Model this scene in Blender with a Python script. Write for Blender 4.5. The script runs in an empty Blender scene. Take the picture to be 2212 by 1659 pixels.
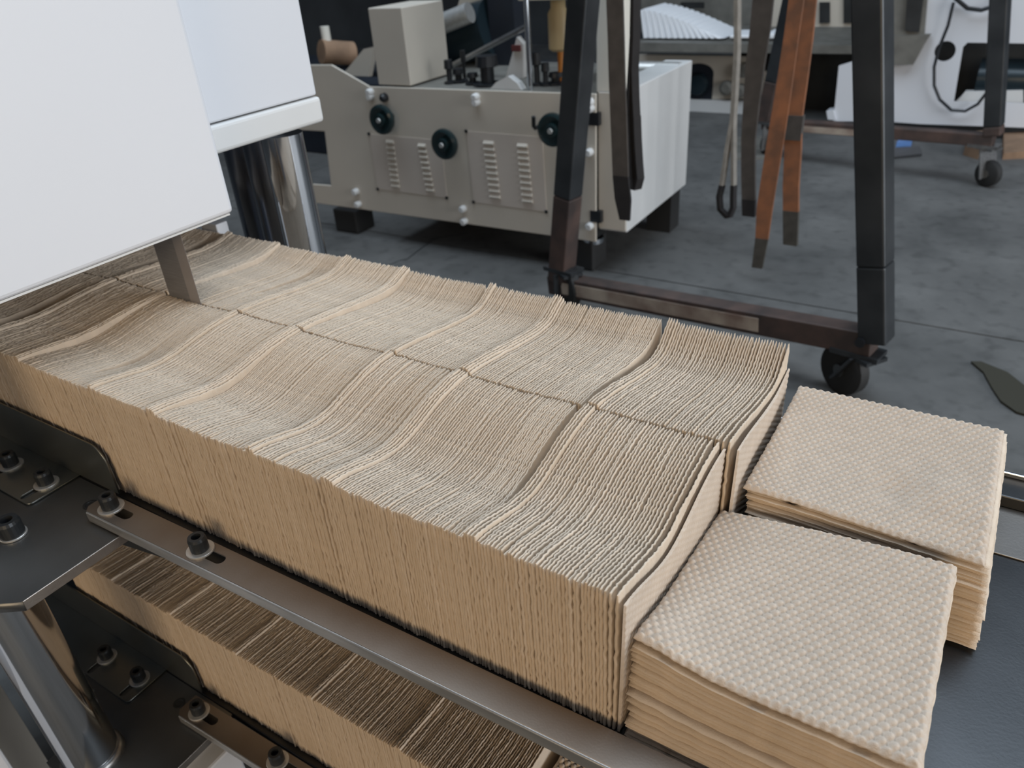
import bpy, bmesh, math, random
import numpy as np
from mathutils import Matrix, Vector

random.seed(7); rng = np.random.default_rng(7)
scene = bpy.context.scene
col = scene.collection

# ------------------------------------------------------------------ camera
W_PX, H_PX = 2212.0, 1659.0
PP = np.array([W_PX / 2, H_PX / 2])
VX = np.array([-1780.0, 62.0]); VZ = np.array([1311.0, 3584.0])      # vanishing points of the machine's length and of the verticals
F_PX = float(np.sqrt(-np.dot(VX - PP, VZ - PP)))
ez = -np.append(VZ - PP, F_PX); ez /= np.linalg.norm(ez)
ex = -np.append(VX - PP, F_PX); ex -= ez * np.dot(ex, ez); ex /= np.linalg.norm(ex)
ey = np.cross(ez, ex)
RW = np.array([ex, ey, ez])
CAM = np.array([0.0, 0.0, 0.40])
cam_data = bpy.data.cameras.new('camera'); cam = bpy.data.objects.new('camera', cam_data); col.objects.link(cam)
m = Matrix.Identity(4)
for i in range(3):
    m[i][0] = RW[i][0]; m[i][1] = -RW[i][1]; m[i][2] = -RW[i][2]; m[i][3] = CAM[i]
cam.matrix_world = m
cam_data.sensor_width = 36.0; cam_data.lens = F_PX * 36.0 / W_PX
cam_data.clip_start = 0.02; cam_data.clip_end = 60
cam_data.dof.use_dof = True; cam_data.dof.focus_distance = 0.68; cam_data.dof.aperture_fstop = 9.0
scene.camera = cam
scene.view_settings.view_transform = 'Standard'; scene.view_settings.look = 'None'
scene.view_settings.gamma = 1.0; scene.view_settings.use_curve_mapping = False
scene.view_settings.exposure = 0.0

def ray(p): return RW @ np.append(np.array(p, float) - PP, F_PX)
def onz(p, z): d = ray(p); return CAM + d * (z - CAM[2]) / d[2]
def onx(p, x): d = ray(p); return CAM + d * (x - CAM[0]) / d[0]
def ony(p, y): d = ray(p); return CAM + d * (y - CAM[1]) / d[1]
def onplane(p, P0, n): d = ray(p); return CAM + d * (np.dot(np.array(P0) - CAM, n) / np.dot(d, n))

# ------------------------------------------------------------------ light
world = bpy.data.worlds.new('world'); scene.world = world; world.use_nodes = True
bg = world.node_tree.nodes['Background']; bg.inputs[0].default_value = (0.62, 0.72, 0.9, 1); bg.inputs[1].default_value = 0.12

def area(name, loc, target, sx, sy, power, colr):
    L = bpy.data.lights.new(name, 'AREA'); L.shape = 'RECTANGLE'; L.size = sx; L.size_y = sy; L.energy = power; L.color = colr
    o = bpy.data.objects.new(name, L); col.objects.link(o); o.location = loc
    o.rotation_euler = (Vector(target) - Vector(loc)).to_track_quat('-Z', 'Y').to_euler()
    return o
area('daylight_door', (5.0, 2.0, 0.85), (-0.8, 1.4, -0.1), 4.4, 2.6, 250, (0.94, 0.97, 1.0))
area('roof_skylight', (-0.9, 2.5, 4.2), (-0.9, 2.4, 0.0), 6.0, 3.6, 310, (0.76, 0.88, 1.0))
area('front_fill', (1.0, -3.4, 1.2), (-0.4, 0.6, -0.1), 3.0, 1.8, 78, (1.0, 0.75, 0.47))  # added warm fill standing in for bounced light, not a real window

# ------------------------------------------------------------------ materials
def mat(name, rgb, rough=0.5, metal=0.0, noise=0.0, nscale=20.0, bump=0.0, bscale=200.0, rgb2=None, stretch=None, spec=None, wear=None):
    M = bpy.data.materials.new(name); M.use_nodes = True; nt = M.node_tree; b = nt.nodes['Principled BSDF']
    b.inputs['Base Color'].default_value = (*rgb, 1); b.inputs['Roughness'].default_value = rough; b.inputs['Metallic'].default_value = metal
    if spec is not None: b.inputs['Specular IOR Level'].default_value = spec
    tc = nt.nodes.new('ShaderNodeTexCoord'); src = tc.outputs['Object']
    if stretch:
        mp = nt.nodes.new('ShaderNodeMapping'); mp.inputs['Scale'].default_value = stretch; nt.links.new(src, mp.inputs[0]); src = mp.outputs[0]
    if noise > 0 or rgb2:
        n = nt.nodes.new('ShaderNodeTexNoise'); n.inputs['Scale'].default_value = nscale; n.inputs['Detail'].default_value = 6; nt.links.new(src, n.inputs['Vector'])
        r = nt.nodes.new('ShaderNodeValToRGB'); nt.links.new(n.outputs['Fac'], r.inputs[0])
        r.color_ramp.elements[0].position = 0.35; r.color_ramp.elements[1].position = 0.68
        c2 = rgb2 or tuple(max(0, c * (1 - noise)) for c in rgb)
        r.color_ramp.elements[0].color = (*c2, 1); r.color_ramp.elements[1].color = (*rgb, 1)
        nt.links.new(r.outputs[0], b.inputs['Base Color'])
        if wear:
            mr = nt.nodes.new('ShaderNodeMapRange'); mr.inputs[3].default_value = rough; mr.inputs[4].default_value = wear
            nt.links.new(n.outputs['Fac'], mr.inputs[0]); nt.links.new(mr.outputs[0], b.inputs['Roughness'])
    if bump > 0:
        n2 = nt.nodes.new('ShaderNodeTexNoise'); n2.inputs['Scale'].default_value = bscale; n2.inputs['Detail'].default_value = 3; nt.links.new(src, n2.inputs['Vector'])
        bp = nt.nodes.new('ShaderNodeBump'); bp.inputs['Strength'].default_value = bump; bp.inputs['Distance'].default_value = 0.002
        nt.links.new(n2.outputs['Fac'], bp.inputs['Height']); nt.links.new(bp.outputs[0], b.inputs['Normal'])
    return M
KRAFT = [mat('kraft_%d' % i, c, 0.95, 0, 0.10, 60, 0.25, 900, spec=0.1) for i, c in enumerate([(0.64, 0.535, 0.425), (0.66, 0.555, 0.445), (0.62, 0.515, 0.405)])]
KRAFT_PALE = mat('kraft_pale', (0.56, 0.47, 0.385), 0.95, 0, 0.08, 60, 0.25, 900, spec=0.1)
WHITE = mat('white_enamel', (0.66, 0.675, 0.71), 0.48, 0, 0.015, 3)
WHITE_BAND = mat('white_enamel_band', (0.66, 0.665, 0.66), 0.42, 0, 0.05, 6)
BEIGE = mat('beige_enamel', (0.58, 0.53, 0.455), 0.5, 0, 0.05, 4)
BEIGE_PANEL = mat('beige_panel', (0.58, 0.52, 0.46), 0.5, 0, 0.05, 4)
CREAM = mat('cream_enamel', (0.74, 0.71, 0.63), 0.5)
STEEL = mat('brushed_steel', (0.40, 0.40, 0.40), 0.30, 1.0, 0.30, 14, 0.05, 300, stretch=(1, 8, 8), wear=0.42)
STEEL_RAIL = mat('rail_steel', (0.31, 0.28, 0.25), 0.40, 1.0, 0.25, 9, 0.04, 500, rgb2=(0.25, 0.21, 0.175), wear=0.52)
STEEL_DARK = mat('dark_plate_steel', (0.20, 0.205, 0.205), 0.33, 0.9, 0.25, 8, 0.05, 400, wear=0.5)
STEEL_EDGE = mat('cut_edge_steel', (0.45, 0.41, 0.37), 0.38, 1.0, 0.2, 40, 0.1, 500)
CHROME = mat('chrome', (0.60, 0.63, 0.67), 0.11, 1.0)
CHROME_DARK = mat('dark_chrome', (0.16, 0.18, 0.22), 0.22, 1.0)
BLADE = mat('blade_steel', (0.25, 0.26, 0.29), 0.36, 0.35, 0.2, 30, stretch=(1, 1, 20))
BLADE_EDGE = mat('blade_edge_steel', (0.33, 0.325, 0.35), 0.3, 0.35)
BLACK_OX = mat('black_oxide', (0.045, 0.05, 0.055), 0.38, 0.6)
ZINC = mat('zinc_washer', (0.66, 0.66, 0.64), 0.38, 0.7, 0.15, 60)
BLACK = mat('black_plastic', (0.012, 0.014, 0.017), 0.35)
GREENBLACK = mat('bakelite', (0.010, 0.022, 0.024), 0.18)
RUBBER = mat('rubber', (0.018, 0.018, 0.018), 0.7)
DARKM = mat('dark_machinery', (0.035, 0.037, 0.038), 0.6, 0.3, 0.4, 8)
NAVY = mat('navy_machinery', (0.018, 0.024, 0.036), 0.5, 0.2, 0.4, 5)
GREYM = mat('grey_machinery', (0.20, 0.195, 0.175), 0.6, 0.2, 0.3, 10)
GANTRY = mat('gantry_paint', (0.055, 0.06, 0.065), 0.42, 0.4, 0.3, 6, 0.1, 60, rgb2=(0.03, 0.034, 0.038))
GANTRY_RUST = mat('gantry_rust', (0.11, 0.07, 0.058), 0.6, 0.2, 0.4, 10, 0.1, 60, rgb2=(0.05, 0.038, 0.035))
GANTRY_WORN = mat('gantry_worn', (0.55, 0.47, 0.38), 0.55, 0.1, 0.5, 7, 0.1, 60, rgb2=(0.22, 0.15, 0.12))
ORANGE = mat('orange_webbing', (0.32, 0.125, 0.055), 0.85, 0, 0.35, 14, 0.3, 500, rgb2=(0.17, 0.08, 0.045))
SOILED = mat('soiled_webbing', (0.075, 0.07, 0.06), 0.9, 0, 0.3, 30, 0.3, 400)
GREYWEB = mat('grey_webbing', (0.085, 0.075, 0.068), 0.9, 0, 0.3, 20, 0.3, 400)
BLACKWEB = mat('black_webbing', (0.022, 0.02, 0.021), 0.85, 0, 0.3, 20)
PALEWEB = mat('pale_webbing', (0.30, 0.28, 0.25), 0.9, 0, 0.3, 20)
TISSUE = mat('white_tissue', (0.88, 0.9, 0.93), 0.95)
CARD = mat('cardboard', (0.30, 0.19, 0.12), 0.9, 0, 0.3, 10)
BLUEP = mat('blue_plastic', (0.10, 0.22, 0.50), 0.4)
REDT = mat('red_tape', (0.12, 0.03, 0.03), 0.8)
OCHRE = mat('ochre_plastic', (0.52, 0.40, 0.22), 0.45)
ORANGEP = mat('orange_plastic', (0.55, 0.20, 0.03), 0.5)
GLASSY = mat('dark_motor', (0.014, 0.026, 0.034), 0.3, 0.2)
OLIVE = mat('dark_olive', (0.028, 0.026, 0.016), 0.7)
WALLM = mat('dark_wall', (0.05, 0.055, 0.06), 0.8, 0, 0.3, 2)

def concrete():
    M = bpy.data.materials.new('concrete_floor'); M.use_nodes = True; nt = M.node_tree; b = nt.nodes['Principled BSDF']
    tc = nt.nodes.new('ShaderNodeTexCoord')
    n1 = nt.nodes.new('ShaderNodeTexNoise'); n1.inputs['Scale'].default_value = 2.2; n1.inputs['Detail'].default_value = 8; n1.inputs['Roughness'].default_value = 0.62
    n2 = nt.nodes.new('ShaderNodeTexNoise'); n2.inputs['Scale'].default_value = 16; n2.inputs['Detail'].default_value = 5
    for n in (n1, n2): nt.links.new(tc.outputs['Object'], n.inputs['Vector'])
    r1 = nt.nodes.new('ShaderNodeValToRGB'); r1.color_ramp.elements[0].position = 0.3; r1.color_ramp.elements[1].position = 0.72
    r1.color_ramp.elements[0].color = (0.066, 0.067, 0.066, 1); r1.color_ramp.elements[1].color = (0.142, 0.142, 0.138, 1)
    r2 = nt.nodes.new('ShaderNodeValToRGB'); r2.color_ramp.elements[0].position = 0.30; r2.color_ramp.elements[1].position = 0.48
    r2.color_ramp.elements[0].color = (0.62, 0.62, 0.62, 1); r2.color_ramp.elements[1].color = (1, 1, 1, 1)
    nt.links.new(n1.outputs['Fac'], r1.inputs[0]); nt.links.new(n2.outputs['Fac'], r2.inputs[0])
    mx = nt.nodes.new('ShaderNodeMix'); mx.data_type = 'RGBA'; mx.blend_type = 'MULTIPLY'; mx.inputs[0].default_value = 0.7
    nt.links.new(r1.outputs[0], mx.inputs[6]); nt.links.new(r2.outputs[0], mx.inputs[7]); nt.links.new(mx.outputs[2], b.inputs['Base Color'])
    b.inputs['Roughness'].default_value = 0.62
    bp = nt.nodes.new('ShaderNodeBump'); bp.inputs['Strength'].default_value = 0.2; bp.inputs['Distance'].default_value = 0.01
    nt.links.new(n1.outputs['Fac'], bp.inputs['Height']); nt.links.new(bp.outputs[0], b.inputs['Normal'])
    return M
CONCRETE = concrete()

FLANGE = mat('flange_steel', (0.58, 0.58, 0.57), 0.36, 0.85, 0.25, 14, 0.05, 300, stretch=(1, 8, 8), wear=0.48)
GUIDE = mat('guide_steel', (0.26, 0.27, 0.255), 0.3, 0.9, 0.2, 8, 0.04, 400, wear=0.42)
BED = mat('bed_steel', (0.075, 0.078, 0.082), 0.30, 0.9, 0.25, 8, 0.05, 400, wear=0.45)
STRIP = mat('strip_steel', (0.24, 0.225, 0.21), 0.42, 1.0, 0.2, 10, 0.05, 400)
# ------------------------------------------------------------------ building helpers
def tag(o, label=None, cat=None, group=None, kind=None):
    if label: o['label'] = label
    if cat: o['category'] = cat
    if group: o['group'] = group
    if kind: o['kind'] = kind
    return o
def thing(name, label, cat, loc=(0, 0, 0), rz=0.0, group=None):
    o = bpy.data.objects.new(name, None); col.objects.link(o); o.empty_display_size = 0.05
    o.location = loc; o.rotation_euler = (0, 0, rz); o['_m'] = 1
    del o['_m']
    return tag(o, label, cat, group)
def wmat(o):
    if o is None: return Matrix.Identity(4)
    return wmat(o.parent) @ Matrix.LocRotScale(o.location, o.rotation_euler, o.scale)

class MB:
    def __init__(s): s.v = []; s.f = []
    def add(s, vs, fs):
        k = len(s.v); s.v += [tuple(map(float, v)) for v in vs]; s.f += [tuple(i + k for i in f) for f in fs]; return s
    def box(s, lo, hi, rot=None):
        (a, b, c), (d, e, f) = lo, hi
        vs = [(a, b, c), (d, b, c), (d, e, c), (a, e, c), (a, b, f), (d, b, f), (d, e, f), (a, e, f)]
        return s.add(vs, [(0, 3, 2, 1), (4, 5, 6, 7), (0, 1, 5, 4), (1, 2, 6, 5), (2, 3, 7, 6), (3, 0, 4, 7)])
    def hexa(s, vs):     # bottom 4 then top 4
        return s.add(vs, [(0, 3, 2, 1), (4, 5, 6, 7), (0, 1, 5, 4), (1, 2, 6, 5), (2, 3, 7, 6), (3, 0, 4, 7)])
    def beam(s, p0, p1, w, h, up=(0, 0, 1)):
        p0 = Vector(p0); p1 = Vector(p1); d = (p1 - p0).normalized(); u = Vector(up)
        a = d.cross(u).normalized() * (w / 2); b = a.cross(d).normalized() * (h / 2)
        return s.hexa([p0 - a - b, p0 + a - b, p1 + a - b, p1 - a - b, p0 - a + b, p0 + a + b, p1 + a + b, p1 - a + b])
    def lathe(s, p0, axis, prof, n=28):     # prof: list of (distance along the axis, radius)
        p0 = Vector(p0); d = Vector(axis).normalized(); u = d.orthogonal().normalized(); w = d.cross(u)
        vs = []; fs = []
        for (t, r) in prof:
            for k in range(n):
                a = 2 * math.pi * k / n; vs.append(p0 + d * t + u * (r * math.cos(a)) + w * (r * math.sin(a)))
        for i in range(len(prof) - 1):
            for k in range(n):
                k2 = (k + 1) % n; fs.append((i * n + k, i * n + k2, (i + 1) * n + k2, (i + 1) * n + k))
        fs.append(tuple(range(n))[::-1]); fs.append(tuple(range((len(prof) - 1) * n, len(prof) * n)))
        return s.add(vs, fs)
    def cyl(s, p0, p1, r, n=24):
        d = Vector(p1) - Vector(p0); return s.lathe(p0, d, [(0, r), (d.length, r)], n)
    def prism(s, poly, axis, a, b):     # poly: points in the other two axes, in order
        n = len(poly); vs = []
        for t in (a, b):
            for (p, q) in poly:
                vs.append({'x': (t, p, q), 'y': (p, t, q), 'z': (p, q, t)}[axis])
        fs = [tuple(range(n))[::-1], tuple(range(n, 2 * n))] + [(i, (i + 1) % n, n + (i + 1) % n, n + i) for i in range(n)]
        return s.add(vs, fs)
    def tube(s, pts, r, n=10):
        pts = [Vector(p) for p in pts]; vs = []; fs = []; ref = None
        for i, p in enumerate(pts):
            d = (pts[min(i + 1, len(pts) - 1)] - pts[max(i - 1, 0)]).normalized()
            u = (d.orthogonal() if ref is None else ref - d * ref.dot(d)).normalized(); ref = u; w = d.cross(u)
            for k in range(n):
                a = 2 * math.pi * k / n; vs.append(p + u * (r * math.cos(a)) + w * (r * math.sin(a)))
        for i in range(len(pts) - 1):
            for k in range(n):
                k2 = (k + 1) % n; fs.append((i * n + k, i * n + k2, (i + 1) * n + k2, (i + 1) * n + k))
        fs.append(tuple(range(n))[::-1]); fs.append(tuple(range((len(pts) - 1) * n, len(pts) * n)))
        return s.add(vs, fs)
    def strap(s, pts, side, w, t):          # flat webbing along pts; side = direction of its width
        pts = [Vector(p) for p in pts]; sd = Vector(side).normalized(); vs = []; fs = []
        for i, p in enumerate(pts):
            d = (pts[min(i + 1, len(pts) - 1)] - pts[max(i - 1, 0)]).normalized()
            a = sd * (w[i] / 2 if isinstance(w, list) else w / 2); b = d.cross(sd).normalized() * (t / 2)
            vs += [p - a - b, p + a - b, p + a + b, p - a + b]
        for i in range(len(pts) - 1):
            for k in range(4):
                k2 = (k + 1) % 4; fs.append((i * 4 + k, i * 4 + k2, i * 4 + 4 + k2, i * 4 + 4 + k))
        n = len(pts) * 4; fs += [(3, 2, 1, 0), (n - 4, n - 3, n - 2, n - 1)]
        return s.add(vs, fs)
    def build(s, name, m, parent=None, local=False, smooth=False, bevel=0.0, label=None, seg=2):
        me = bpy.data.meshes.new(name)
        vs = s.v
        base = Vector((0, 0, 0))
        if parent is not None and not local:
            inv = wmat(parent).inverted(); vs = [tuple(inv @ Vector(v)) for v in vs]
        elif parent is None:
            a = np.array(vs); base = Vector(((a[:, 0].min() + a[:, 0].max()) / 2, (a[:, 1].min() + a[:, 1].max()) / 2, a[:, 2].min()))
            vs = [tuple(Vector(v) - base) for v in vs]
        me.from_pydata(vs, [], s.f); me.validate()
        bm = bmesh.new(); bm.from_mesh(me); bmesh.ops.recalc_face_normals(bm, faces=bm.faces)
        bm.to_mesh(me); bm.free()
        o = bpy.data.objects.new(name, me); col.objects.link(o); o.location = base
        if parent is not None: o.parent = parent
        me.materials.append(m)
        if smooth:
            for p in me.polygons: p.use_smooth = True
            me.set_sharp_from_angle(angle=math.radians(38))
        if bevel:
            bv = o.modifiers.new('bevel', 'BEVEL'); bv.width = bevel; bv.segments = seg; bv.limit_method = 'ANGLE'
        if label: o['label'] = label
        return o
def struct(o): o['kind'] = 'structure'; return o

def slot(cx, cy, half, r, ang=0.0, n=8):
    ca, sa = math.cos(ang), math.sin(ang); pts = []
    for k in range(n + 1):
        a = -math.pi / 2 + math.pi * k / n; pts.append((half + r * math.cos(a), r * math.sin(a)))
    for k in range(n + 1):
        a = math.pi / 2 + math.pi * k / n; pts.append((-half + r * math.cos(a), r * math.sin(a)))
    return [(cx + x * ca - y * sa, cy + x * sa + y * ca) for x, y in pts]
def plate(name, outer, holes, thick, m, parent=None, M=None, bevel=0.0):
    """A sheet with real holes, from a filled 2D outline, lying in XY with its top at z = 0; M moves it into the world."""
    cu = bpy.data.curves.new(name, 'CURVE'); cu.dimensions = '2D'; cu.fill_mode = 'BOTH'; cu.extrude = thick / 2
    for loop in [outer] + holes:
        sp = cu.splines.new('POLY'); sp.points.add(len(loop) - 1); sp.use_cyclic_u = True
        for q, (x, y) in zip(sp.points, loop): q.co = (x, y, 0, 1)
    t = bpy.data.objects.new(name, cu); col.objects.link(t)
    bpy.context.view_layer.update()
    me = bpy.data.meshes.new_from_object(t.evaluated_get(bpy.context.evaluated_depsgraph_get()))
    bpy.data.objects.remove(t); bpy.data.curves.remove(cu)
    me.transform(Matrix.Translation((0, 0, -thick / 2)))
    if M is not None: me.transform(M)
    bm = bmesh.new(); bm.from_mesh(me); bmesh.ops.remove_doubles(bm, verts=bm.verts, dist=1e-6); bmesh.ops.recalc_face_normals(bm, faces=bm.faces); bm.to_mesh(me); bm.free()
    if parent is not None: me.transform(wmat(parent).inverted())
    me.materials.clear(); me.materials.append(m); me.name = name
    o = bpy.data.objects.new(name, me); col.objects.link(o)
    if parent is not None: o.parent = parent
    return o
def rounded(x0, y0, x1, y1, r, n=5, which=(1, 1, 1, 1)):
    pts = []
    for (cx, cy, a0, on, X, Y) in ((x1 - r, y0 + r, -90, which[1], x1, y0), (x1 - r, y1 - r, 0, which[2], x1, y1), (x0 + r, y1 - r, 90, which[3], x0, y1), (x0 + r, y0 + r, 180, which[0], x0, y0)):
        if not on: pts.append((X, Y)); continue
        for k in range(n + 1):
            a = math.radians(a0 + 90 * k / n); pts.append((cx + r * math.cos(a), cy + r * math.sin(a)))
    return pts

# ------------------------------------------------------------------ the setting
FLOOR = -0.90
fl = thing('floor', None, None, (0, 0, FLOOR)); fl['kind'] = 'structure'
JX = [-8.0, -3.9, 1.6, 6.5]; JY = [-4.5, -1.2, 2.80, 6.6, 9.2]     # floor slabs with real joints
for i in range(3):
    for j in range(4):
        b = MB().box((JX[i] + .004, JY[j] + .004, FLOOR - .1), (JX[i + 1] - .004, JY[j + 1] - .004, FLOOR)).build('floor_slab', CONCRETE, fl)
struct(MB().box((-8.0, -4.5, FLOOR - .14), (6.5, 9.2, FLOOR - .1)).build('trim_1', DARKM))
struct(MB().box((-8.0, 9.2, FLOOR), (6.5, 9.35, 4.5)).build('wall_back', WALLM))
struct(MB().box((-8.15, -4.5, FLOOR), (-8.0, 9.35, 4.5)).build('wall_left', WALLM))
# hairline crack in the slab: a thin wandering groove strip
pts = [onz(p, FLOOR + .001) for p in [(835, 575), (865, 562), (880, 560), (905, 540), (935, 518), (950, 512), (985, 508), (1010, 504)]]
struct(MB().strap(pts, (0.3, 1, 0), 0.008, 0.002).build('trim_2', BLACK))

# ------------------------------------------------------------------ paper towels
ZB = -0.150                 # paper rests on the bed plate
def ramp(u, pts):
    xs, ys = zip(*pts); return np.interp(u, xs, ys)
PROF_NEAR = [(0, -.001), (.06, -.003), (.15, -.0075), (.25, -.014), (.36, -.0195), (.47, -.0195), (.6, -.0135), (.72, -.006), (.84, -.0015), (.93, 0), (1, -.0005)]
PROF_FAR = [(0, 0), (.1, -.002), (.2, -.0045), (.35, -.0095), (.5, -.0145), (.65, -.0185), (.76, -.0205), (.85, -.0175), (.92, -.011), (.97, -.004), (1, .001)]
PROF_FAR_END = [(0, 0), (.1, -.002), (.2, -.0045), (.35, -.0095), (.5, -.0145), (.65, -.0185), (.76, -.0205), (.85, -.0200), (.92, -.019), (.97, -.018), (1, -.018)]
def smooth_prof(u, pts):
    return sum(ramp(np.clip(u + d, 0, 1), pts) for d in (-.06, -.03, 0, .03, .06)) / 5
def wiggle(t, lam, seed, amp):
    r = np.random.default_rng(seed); o = np.zeros_like(t)
    for k in range(4):
        o += np.sin(2 * math.pi * t / (lam * (0.75 + 0.22 * k)) + r.uniform(0, 6.28)) * r.uniform(.5, 1)
    return o * amp / 2
def leaf_mesh(name, width, height, prof, seed, pscale=1.0, tt=0.00165, tb=0.0028, ny=96, nz=26, amp=0.00045, bend=0.0, far=False):
    """One folded towel standing on edge: width along Y, height along Z, rounded thin top edge, embossed ripple."""
    y = np.concatenate([[0.0, .0006], np.linspace(.0016, width - .0016, ny), [width - .0006, width]])
    endk = np.ones_like(y); endk[0] = endk[-1] = .45; endk[1] = endk[-2] = .85
    u = y / width
    top = height + smooth_prof(u, prof) * pscale + wiggle(y, .006, seed + 50, .00035) + wiggle(y, .03, seed + 60, .0004)
    base_x = wiggle(y, .0065, 3, amp) + wiggle(y, .0065, seed, amp * .55) + wiggle(y, .05, seed + 9, .0004)
    zl = np.concatenate([np.linspace(0, .94, nz), [.965, .985, .995]])
    bw = bend * (np.clip(u / .55, 0, 1) ** 1.3 if not far else np.clip(.75 + u, 0, 1))
    vs = []; ring = 2 * len(zl) + 1
    for j in range(len(y)):
        zz = zl * top[j]; k = np.clip((zz - (top[j] - .010)) / .010, 0, 1)
        half = (tb + (tt - tb) * k) / 2 * endk[j]
        half = np.where(zl > .98, half * .8, half)
        xo = base_x[j] * (0.25 + .75 * k) + wiggle(zz, .011, seed + 20, .00045) * (1 - k)
        xo = xo + bw[j] * np.clip((zz - (top[j] - .062)) / .036, 0, 1)
        yo = (wiggle(zz, .02, seed + 30, .0006)) * (1 if j < 6 else 0)
        fr = [(xo[i] + half[i], y[j] + yo[i], zz[i]) for i in range(len(zl))]
        bk = [(xo[i] - half[i], y[j] + yo[i], zz[i]) for i in range(len(zl))]
        vs += fr + [(xo[-1], y[j] + yo[-1], top[j] + .0001)] + bk[::-1]
    fs = []
    for j in range(len(y) - 1):
        for i in range(ring - 1):
            fs.append((j * ring + i, (j + 1) * ring + i, (j + 1) * ring + i + 1, j * ring + i + 1))
    for j in (0, len(y) - 1):
        for i in range(len(zl) - 1):
            a = (j * ring + i, j * ring + i + 1, j * ring + ring - 2 - i, j * ring + ring - 1 - i); fs.append(a if j == 0 else a[::-1])
        i = len(zl) - 1; a = (j * ring + i, j * ring + i + 1, j * ring + i + 2); fs.append(a if j == 0 else a[::-1])
    me = bpy.data.meshes.new(name); me.from_pydata(vs, [], fs)
    for p in me.polygons: p.use_smooth = True
    return me
NV = 7
def variants(tag_, width, height, prof, pscale, **kw):
    out = []
    for k in range(NV):
        me = leaf_mesh('towel_' + tag_, width, height, prof, 100 + k * 7, pscale, **kw); me.materials.append(KRAFT[k % 3]); out.append(me)
    return out
Y_NEAR, Y_MID, Y_FAR = 0.3455, 0.5530, 0.7620
HT = -ZB
VN = variants('near', Y_MID - Y_NEAR - .0012, HT, PROF_NEAR, 1.0)
VF = variants('far', Y_FAR - Y_MID - .0012, HT, PROF_FAR, 1.0)
VN2 = variants('near_back', Y_MID - Y_NEAR - .0012, HT, PROF_NEAR, .66); VF2 = variants('far_back', Y_FAR - Y_MID - .0012, HT, PROF_FAR, .72)
VN3 = variants('near_rear', Y_MID - Y_NEAR - .0012, HT, PROF_NEAR, .36); VF3 = variants('far_rear', Y_FAR - Y_MID - .0012, HT, PROF_FAR, .45)
VF_END = variants('far_end', Y_FAR - Y_MID - .0012, HT, PROF_FAR, 1.45)
VL = variants('low', Y_MID - Y_NEAR - .0012, .142, [(0, 0), (.1, -.002), (.3, -.006), (.6, -.007), (1, -.002)], 1.0, ny=70, nz=16)

NB = 14
def bent(tag_, width, prof, far):
    out = []
    for k in range(NB):
        me = leaf_mesh('towel_bent_' + tag_, width, HT, prof, 300 + k * 5, 1.0, bend=-1.0 * (1 - k / NB) * .0068, far=far, tt=.00135); me.materials.append(KRAFT[k % 3]); out.append(me)
    return out
BN = bent('near', Y_MID - Y_NEAR - .0012, PROF_NEAR, False); BF = bent('far', Y_FAR - Y_MID - .0012, PROF_FAR, True)
def emboss(a, b, pa=.0076, pb=.0060):
    """Height of the staggered scale-like emboss at coordinates a, b (metres), 0..1."""
    row = np.floor(b / pb); fb = b / pb - row - .5
    aa = a / pa + .5 * np.mod(row, 2); fa = aa - np.floor(aa) - .5
    best = np.zeros_like(a)
    for dr in (-1, 0, 1):
        sh = .5 * np.mod(row + dr, 2); t = a / pa + sh; ta = t - np.floor(t) - .5; tb_ = fb - dr
        d2 = (ta / .56) ** 2 + (tb_ / .74) ** 2
        hh = np.clip(1 - d2, 0, 1) ** .7 * (0.76 + .7 * ta)      # scales tilt: higher on one side
        best = np.maximum(best, hh)
    return best
def end_sheet(name, width, height, prof, pscale, seed):
    """The outermost towel of a row: its embossed face shows."""
    ny, nz = 230, 130
    y = np.linspace(0, width, ny); t = np.linspace(0, 1, nz); Y, T = np.meshgrid(y, t, indexing='ij')
    top = height + smooth_prof(y / width, prof) * pscale + wiggle(y, .006, seed, .0003)
    Z = T * top[:, None]
    X = .0007 + .0013 * emboss(Z, Y, .0072, .0058) + .0006 * np.sin(Y * 40 + Z * 25)
    n = ny * nz; vs = np.concatenate([np.stack([X, Y, Z], -1).reshape(-1, 3), np.stack([X * 0 - .0008, Y, Z], -1).reshape(-1, 3)]).tolist()
    fs = []
    for i in range(ny - 1):
        for j in range(nz - 1):
            a = i * nz + j; fs.append((a, a + nz, a + nz + 1, a + 1)); 
    ring = [i * nz for i in range(ny)] + [(ny - 1) * nz + j for j in range(1, nz)] + [i * nz + nz - 1 for i in range(ny - 2, -1, -1)] + [j for j in range(nz - 2, 0, -1)]
    for k in range(len(ring)):
        a, b = ring[k], ring[(k + 1) % len(ring)]; fs.append((a, a + n, b + n, b))
    bk = [i + n for i in ring]; fs.append(tuple(bk))
    me = bpy.data.meshes.new(name); me.from_pydata(vs, [], fs)
    for p in me.polygons: p.use_smooth = len(p.vertices) == 4
    me.materials.append(KRAFT_PALE); return me

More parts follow.
